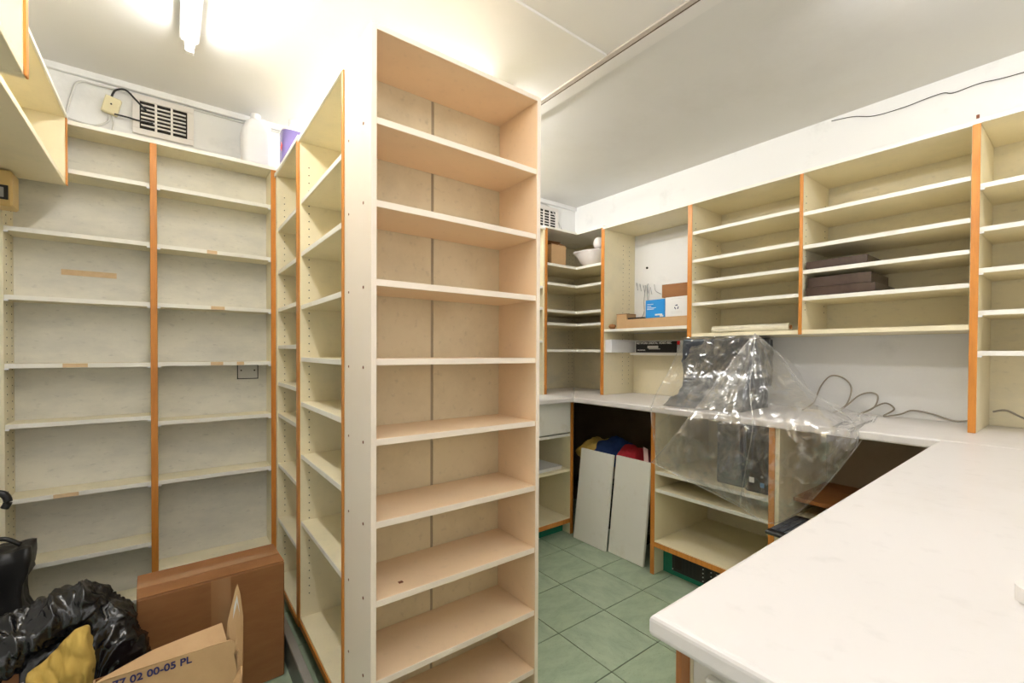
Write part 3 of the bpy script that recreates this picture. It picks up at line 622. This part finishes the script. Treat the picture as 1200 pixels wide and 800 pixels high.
bm = bmesh.new(); tube(bm, [(2.57, 2.34, 1.935), (2.53, 2.29, 1.975), (2.49, 2.235, 2.015)], .02, 12, 6, lambda t: .018+.006*t); obj('handle', bm, 'ceramic', pe, smooth=True)
bm = bmesh.new(); bmesh.ops.create_uvsphere(bm, u_segments=20, v_segments=14, radius=1)
for v in bm.verts: v.co = Vector((2.455+v.co.x*.036, 2.20+v.co.y*.038, 2.030+v.co.z*.045))
obj('head', bm, 'ceramic', pe, smooth=True)
# papers on the far counter
pp = thing('paper', 'sheet of paper lying on the far worktop beside the peach bookcase', 'paper', (1.97, 2.235, .9485), .1); B('sheet', (-.15, .13, -.1, .1, 0, .002), 'white', pp, bev=0)

# ================================================================== BACK WALL ABOVE THE SHELVES
def grille(label, x0_, x1_, z0_, z1_, cols, rows, inset):
    g = thing('air_vent', label, 'vent', (x0_, 2.7145, z0_)); W_, H_ = x1_-x0_, z1_-z0_
    B('vent_backing', (inset*.8, W_-inset*.8, -.004, -.0005, inset*.8, H_-inset*.8), 'dark', g, bev=0)
    for d in ((0, W_, -.014, -.0045, 0, inset), (0, W_, -.014, -.0045, H_-inset, H_), (0, inset, -.014, -.0045, inset+.0002, H_-inset-.0002), (W_-inset, W_, -.014, -.0045, inset+.0002, H_-inset-.0002)): B('vent_frame', d, 'vent', g, bev=.0015)
    cw = (W_-2*inset)/cols
    for c_ in range(1, cols): B('vent_bar', (inset+c_*cw-.0045, inset+c_*cw+.0045, -.013, -.0045, inset+.0003, H_-inset-.0003), 'vent', g, bev=0)
    rh = (H_-2*inset)/rows
    for c_ in range(cols):
        for r_ in range(1, rows): B('vent_slat', (inset+c_*cw+.005, inset+(c_+1)*cw-.005, -.0125, -.0045, inset+r_*rh-.003, inset+r_*rh+.003), 'vent', g, bev=0)
grille('white air vent grille above the left shelving, with black cables entering it', -.135, .095, 2.245, 2.425, 3, 7, .026)
grille('white air vent grille high in the far corner beside the peach bookcase', 2.22, 2.53, 2.225, 2.415, 4, 6, .03)
jb = thing('junction_box', 'cream junction box hanging tilted beside the left vent grille', 'junction box', (-.205, 2.690, 2.335), 0)
b_ = B('box_body', (-.028, .028, -.012, .012, -.038, .038), 'ivory', jb, bev=.004); b_.rotation_euler = (0, .22, 0)
bm = bmesh.new(); cyl(bm, (0, -.0145, .003), (0, -.0115, .003), .0035, 8); obj('screw', bm, 'dark', jb)
bm = bmesh.new(); tube(bm, [(-.205, 2.69, 2.374), (-.19, 2.68, 2.405), (-.155, 2.675, 2.415), (-.12, 2.68, 2.385), (-.085, 2.697, 2.355)], .0042, 8, 8)
tag(obj('cable', bm, 'black', smooth=True), 'black cable arching from the junction box top into the left vent', 'cable')
bm = bmesh.new(); tube(bm, [(-.195, 2.68, 2.298), (-.15, 2.685, 2.300), (-.11, 2.693, 2.300), (-.06, 2.698, 2.305)], .0036, 8, 8)
tag(obj('cable', bm, 'black', smooth=True), 'black cable running from the junction box bottom into the left vent', 'cable')
bm = bmesh.new(); tube(bm, [(-.215, 2.70, 2.298), (-.22, 2.705, 2.265), (-.27, 2.705, 2.235), (-.345, 2.708, 2.245), (-.352, 2.708, 2.262), (-.335, 2.708, 2.35), (-.322, 2.708, 2.40), (-.295, 2.708, 2.418), (-.25, 2.708, 2.418), (.0, 2.708, 2.425), (.55, 2.708, 2.425)], .0045, 8, 8)
tag(obj('cable', bm, 'cable_white', smooth=True), 'white cable looping on the wall above the left shelving', 'cable')
bm = bmesh.new(); tube(bm, [(-.205, 2.70, 2.297), (-.2, 2.705, 2.26), (-.21, 2.706, 2.20)], .004, 8, 6)
tag(obj('cable', bm, 'cable_white', smooth=True), 'short white cable dropping from the junction box behind the shelf top', 'cable')
bm = bmesh.new(); tube(bm, [(2.30, 2.706, 2.43), (2.42, 2.706, 2.42), (2.50, 2.706, 2.35), (2.60, 2.706, 2.22), (2.66, 2.706, 2.14)], .0045, 8, 8)
tag(obj('cable', bm, 'cable_white', smooth=True), 'white cable slanting down the wall beside the far corner vent', 'cable')

# jugs on top of the shelving
def jug(name, label, loc, m1, h, hw, hd, m2=None, cut=None):
    j = thing(name, label, 'jug', loc)
    def ring(bm, prof):
        rings = []
        for sx, sy, z in prof:
            rg = []
            for k in range(28):
                a = 2*PI*k/28; ca, sa = math.cos(a), math.sin(a); e = .55
                rg.append(bm.verts.new((sx*math.copysign(abs(ca)**e, ca), sy*math.copysign(abs(sa)**e, sa), z)))
            rings.append(rg)
        for i in range(len(rings)-1):
            for k in range(28): bm.faces.new((rings[i][k], rings[i][(k+1) % 28], rings[i+1][(k+1) % 28], rings[i+1][k]))
        bm.faces.new(rings[0][::-1]); bm.faces.new(rings[-1])
    fr = .72 if m2 else .62
    body = [(hw*.93, hd*.93, 0), (hw, hd, .012), (hw, hd, h*fr)]
    sho = [(hw, hd, h*fr), (hw*.97, hd*.97, h*(fr+.04)), (hw*.72, hd*.75, h*.80), (hw*.42, hd*.5, h*.87), (.024, .024, h*.89)]
    bm = bmesh.new(); ring(bm, body if m2 else body+sho[1:]); obj('body', bm, m1, j, smooth=True)
    if m2: bm = bmesh.new(); ring(bm, [(a, b, z+.0004) for a, b, z in sho]); obj('shoulder', bm, m2, j, smooth=True)
    bm = bmesh.new(); lathe(bm, [(.023, h*.892), (.024, h*.90), (.024, h*.985), (.021, h)], 20); obj('cap', bm, 'white_plastic', j, smooth=True)
    bm = bmesh.new(); tube(bm, [(0.02, 0, h*.865), (hw*.55, 0, h*.92), (hw*.9, 0, h*.80), (hw*.95, 0, h*.66)], .009, 8, 6); obj('handle', bm, m2 or m1, j, smooth=True)
    return j
jug('plastic_jug', 'white plastic jug on top of the left shelving beside the purple one', (.352, 2.638, 2.1803), 'white_plastic', .272, .066, .066)
pj_ = jug('plastic_jug', 'jug of purple liquid with a pale shoulder on top of the narrow island bookcase', (.502, 2.49, 2.1453), 'purple', .262, .062, .06, 'white_plastic')
bm = bmesh.new(); vs = [bm.verts.new(q) for q in ((-.0625, -.030, .085), (-.0625, -.008, .108), (-.0625, -.030, .131), (-.0625, -.052, .108))]; vs2 = [bm.verts.new(v.co+Vector((-.0006, 0, 0))) for v in vs]
bm.faces.new(vs); bm.faces.new(vs2[::-1]); 
for t in range(4): bm.faces.new((vs[t], vs[(t+1) % 4], vs2[(t+1) % 4], vs2[t]))
obj('hazard_label', bm, 'red', pj_)

# socket on the back board of the left shelving
so = thing('wall_socket', 'metal blanking plate on the back board of the left shelving, under a shelf', 'socket', (.322, 2.7057, 1.098))
B('plate_edge', (-.048, .048, -.0035, -.0002, 0, .075), 'black', so, bev=0); B('plate', (-.044, .044, -.0065, -.0037, .004, .071), 'cable_white', so)
for s in (-1, 1):
    bm = bmesh.new(); cyl(bm, (s*.03, -.0085, .045), (s*.03, -.0066, .045), .004, 10); obj('screw', bm, 'dark', so)

# ================================================================== FLOOR THINGS AT LEFT
bx = thing('cardboard_box', 'large brown cardboard box standing upright against the left shelving', 'box', (.345, 1.885, .001), .035)
B('carton', (-.435, 0, 0, .195, 0, .438), 'card', bx, bev=.004)
B('box_flap', (-.434, -.001, .001, .096, .4385, .4425), 'card', bx, bev=.001); B('box_flap', (-.434, -.001, .0985, .194, .4385, .4425), 'card', bx, bev=.001)
B('packing_tape', (-.235, -.175, -.0012, -.0002, .002, .437), 'tape', bx, bev=0); B('packing_tape', (-.434, -.002, .075, .12, .4428, .4436), 'tape', bx, bev=0)
# open carton with the printed code
oc = thing('open_carton', 'open light cardboard carton printed 77 02 00-05 PL in front of the tall brown box', 'box', (-.17, 1.55, .001))
def quad(bm, pts, off):
    vs = [bm.verts.new(p) for p in pts]; vs2 = [bm.verts.new(Vector(p)+Vector(off)) for p in pts]
    bm.faces.new(vs); bm.faces.new(vs2[::-1]); n = len(vs)
    for t in range(n): bm.faces.new((vs[t], vs[(t+1) % n], vs2[(t+1) % n], vs2[t]))
bm = bmesh.new(); quad(bm, [(0, 0, 0), (.32, 0, 0), (.325, 0, .29), (.318, .0, .34), (.322, 0, .375), (.308, 0, .388), (.04, 0, .392), (.0, .004, .385)], (0, .004, 0)); obj('carton_wall', bm, 'card_light', oc)
B('carton_wall', (0, .004, .0045, .10, 0, .345), 'card_light', oc, bev=0); B('carton_wall', (0, .33, .1002, .104, 0, .345), 'card', oc, bev=0); B('carton_wall', (.326, .33, .0045, .10, 0, .345), 'card_light', oc, bev=0)
B('carton_base', (.0045, .3255, .0045, .0998, 0, .004), 'card_light', oc, bev=0)
bm = bmesh.new(); quad(bm, [(.0, .012, .374), (.30, .012, .382), (.292, .06, .412), (.20, .058, .404), (.13, .05, .400), (.10, .05, .392), (.03, .03, .380)], (0, .003, .003)); obj('carton_flap', bm, 'card_light', oc)
bm = bmesh.new(); quad(bm, [(.300, .030, .375), (.305, .033, .43), (.325, .038, .515), (.331, .04, .530), (.338, .038, .50), (.345, .03, .43), (.343, .015, .33), (.338, .008, .20), (.331, .008, .20), (.322, .012, .34), (.310, .02, .365)], (0, .004, 0)); obj('carton_flap', bm, 'card_light', oc)
bm = bmesh.new(); quad(bm, [(.313, .0265, .385), (.321, .0325, .47), (.329, .0355, .50), (.335, .031, .45), (.330, .0215, .385)], (0, -.0010, 0)); obj('shipping_label', bm, 'cable_white', oc)
bm = bmesh.new(); quad(bm, [(.300, -.001, .23), (.334, -.001, .30), (.334, -.02, .285), (.31, -.03, .20)], (.003, -.001, 0)); obj('torn_flap', bm, 'card_light', oc)
tm = Matrix(((1, 0, 0, .046), (0, 0, -1, -.0006), (0, 1, 0, .361), (0, 0, 0, 1)))
text('printed_code', '77 02 00-05 PL', .0275, tm, 'ink', oc, .0006)
# bin bag with cloths
bg_ = thing('bin_bag', 'black bin bag open around yellow cloth, on the floor at the left', 'bin bag', (0, 0, 0))
bm = bmesh.new(); tube(bm, [(-.50, 1.77, .32), (-.44, 1.79, .385), (-.36, 1.82, .43), (-.27, 1.84, .458), (-.21, 1.84, .462), (-.165, 1.83, .42), (-.140, 1.80, .33), (-.14, 1.78, .2), (-.145, 1.76, .06)], .05, 64, 26, lambda t: .072+.010*math.sin(t*9)-.016*max(0, t-.5)); crumple(bm, .020, 6, 2); ridges(bm, .016, 13, 5); ridges(bm, .005, 34, 8); 
for v in bm.verts: v.co.z = max(v.co.z, .002)
obj('bag_rim', bm, 'binbag', bg_, smooth=True)
bm = bmesh.new(); bmesh.ops.create_icosphere(bm, subdivisions=5, radius=1)
for v in bm.verts: v.co = Vector((-.33+v.co.x*.22, 1.87+v.co.y*.13, .22+v.co.z*.24))
crumple(bm, .020, 8, 4)
for v in bm.verts: v.co.z = max(v.co.z, .002)
obj('bag_body', bm, 'binbag', bg_, smooth=True)
def cloth(name, net, m, label, seed, amp=.012):
    bm = bmesh.new(); rows = [smoothpath(r_, 8) for r_ in net]; cols = [smoothpath([rw[k] for rw in rows], 8) for k in range(len(rows[0]))]
    V = []
    for k, c_ in enumerate(cols):
        rw = []
        for i, p in enumerate(c_):
            q = p+Vector((-.3, -1, .2))*(amp*((1-min(1, abs(noise.noise(Vector((p.x*30+p.z*16+seed+noise.noise(p*12), p.z*11, seed))))*2.6))**2*1.2-.4+.5*noise.noise(p*38)))
            rw.append(bm.verts.new(q))
        V.append(rw)
    for k in range(len(V)-1):
        for i in range(len(V[0])-1): bm.faces.new((V[k][i], V[k][i+1], V[k+1][i+1], V[k+1][i]))
    o = obj(name, bm, m, smooth=True); s = o.modifiers.new('thick', 'SOLIDIFY'); s.thickness = .006
    tag(o, label, 'cloth'); return o
cloth('cloth', [[(-.305, 1.745, .372), (-.295, 1.705, .32), (-.29, 1.70, .20), (-.285, 1.70, .08)], [(-.262, 1.755, .400), (-.25, 1.70, .33), (-.25, 1.69, .22), (-.25, 1.69, .08)], [(-.205, 1.76, .452), (-.198, 1.71, .38), (-.20, 1.70, .24), (-.205, 1.69, .08)], [(-.186, 1.77, .42), (-.178, 1.735, .33), (-.195, 1.72, .22), (-.205, 1.71, .08)]], 'yellow_cloth', 'mustard yellow cloth bulging out of the black bin bag', 3, .016)
cloth('cloth', [[(-.40, 1.74, .30), (-.40, 1.72, .22), (-.40, 1.71, .08)], [(-.345, 1.74, .345), (-.345, 1.71, .26), (-.345, 1.70, .08)], [(-.315, 1.75, .35), (-.305, 1.72, .27), (-.30, 1.71, .08)]], 'purple_cloth', 'lilac grey cloth beside the yellow cloth in the bin bag', 8, .01)
bm = bmesh.new(); quad(bm, [(-.43, 1.765, .26), (-.33, 1.765, .34), (-.33, 1.765, .372), (-.37, 1.765, .36), (-.44, 1.765, .30)], (0, .004, 0)); tag(obj('cardboard_scrap', bm, 'card'), 'torn strip of brown cardboard at the mouth of the bin bag', 'cardboard')
# things at the left edge
o = thing('black_bag', 'black fabric bag standing at the left edge in front of the shelving', 'bag', (-.56, 2.28, .001))
bm = bmesh.new(); box(bm, 0, .16, 0, .13, 0, .54, 0); bmesh.ops.subdivide_edges(bm, edges=bm.edges[:], cuts=12, use_grid_fill=True)
for v in bm.verts:
    if v.co.x > .05: v.co.x += .03*(v.co.z/.54)**3*0+(-.02 if .30 < v.co.z < .42 else 0)
crumple(bm, .010, 14, 5)
for v in bm.verts: v.co.z = max(v.co.z, 0)
obj('bag_body', bm, 'black', o, smooth=True)
bm = bmesh.new(); tube(bm, [(.03, .06, .545), (.04, .06, .57), (.09, .06, .575), (.13, .06, .545)], .008, 8, 6); obj('bag_strap', bm, 'black', o, smooth=True)
o = thing('umbrella', 'black umbrella with curved handle leaning at the far left edge', 'umbrella', (-.53, 2.20, .0))
bm = bmesh.new(); tube(bm, [(.03, .02, .002), (.035, .01, .25), (.042, 0, .55), (.045, 0, .68)], .016, 10, 6, lambda t: .008+.014*math.sin(PI*min(1, t*1.1))); obj('canopy', bm, 'black', o, smooth=True)
bm = bmesh.new(); tube(bm, [(.045, 0, .68), (.045, 0, .74), (.062, 0, .768), (.088, 0, .765), (.098, 0, .74), (.09, 0, .718)], .011, 10, 6); obj('handle', bm, 'black', o, smooth=True)
bm = bmesh.new(); cyl(bm, (.068, -.006, .742), (.068, .006, .742), .010, 12); obj('hanging_tag', bm, 'orange', o)
# right edge
rg = thing('tape_roll', 'small roll of beige tape on the foreground worktop at the right edge', 'tape', (.822, .036, .9485))
bm = bmesh.new(); n_ = 28; R1, R2, hh = .024, .012, .018; rr_ = []
for (r_, z) in ((R1, 0), (R1, hh), (R2, hh), (R2, 0)): rr_.append([bm.verts.new((r_*math.cos(2*PI*k/n_), r_*math.sin(2*PI*k/n_), z)) for k in range(n_)])
for a in range(4):
    for k in range(n_): bm.faces.new((rr_[a][k], rr_[a][(k+1) % n_], rr_[(a+1) % 4][(k+1) % n_], rr_[(a+1) % 4][k]))
obj('roll', bm, 'vent', rg, smooth=False)
bt = thing('brush', 'grey-blue brush tip poking from the shelf at the right edge', 'brush', (0, 0, 0))
bm = bmesh.new(); cyl(bm, (2.37, .10, 1.7195), (2.39, .02, 1.735), .011, 10); obj('handle', bm, 'label_blue', bt, smooth=True)
bm = bmesh.new(); cyl(bm, (2.335, .158, 1.695), (2.368, .10, 1.719), .006, 10, .011); obj('head', bm, 'keyboard', bt, smooth=True)

# ------------------------------------------------------------------ groups of alike things
GR = {'bookcase': 'bookcases of the room', 'shelf': 'wall shelf units', 'cabinet': 'base cabinets under the worktops', 'tray': 'brown trays on the right shelves', 'board': 'cream boards leaning in the knee space',
      'clothes': 'clothes heaped under the counter', 'jug': 'jugs on top of the shelving', 'vent': 'vent grilles of the back wall', 'ceiling light': 'fluorescent ceiling lights', 'cable': 'loose cables', 'counter': 'white worktops', 'computer': 'computer towers under the worktop',
      'bin bag': 'black bin bags', 'cloth': 'cloths in the bin bag', 'box': 'cardboard boxes and cartons'}
for o in bpy.data.objects:
    if o.parent is None and o.get('category') in GR and 'group' not in o: o['group'] = GR[o['category']]
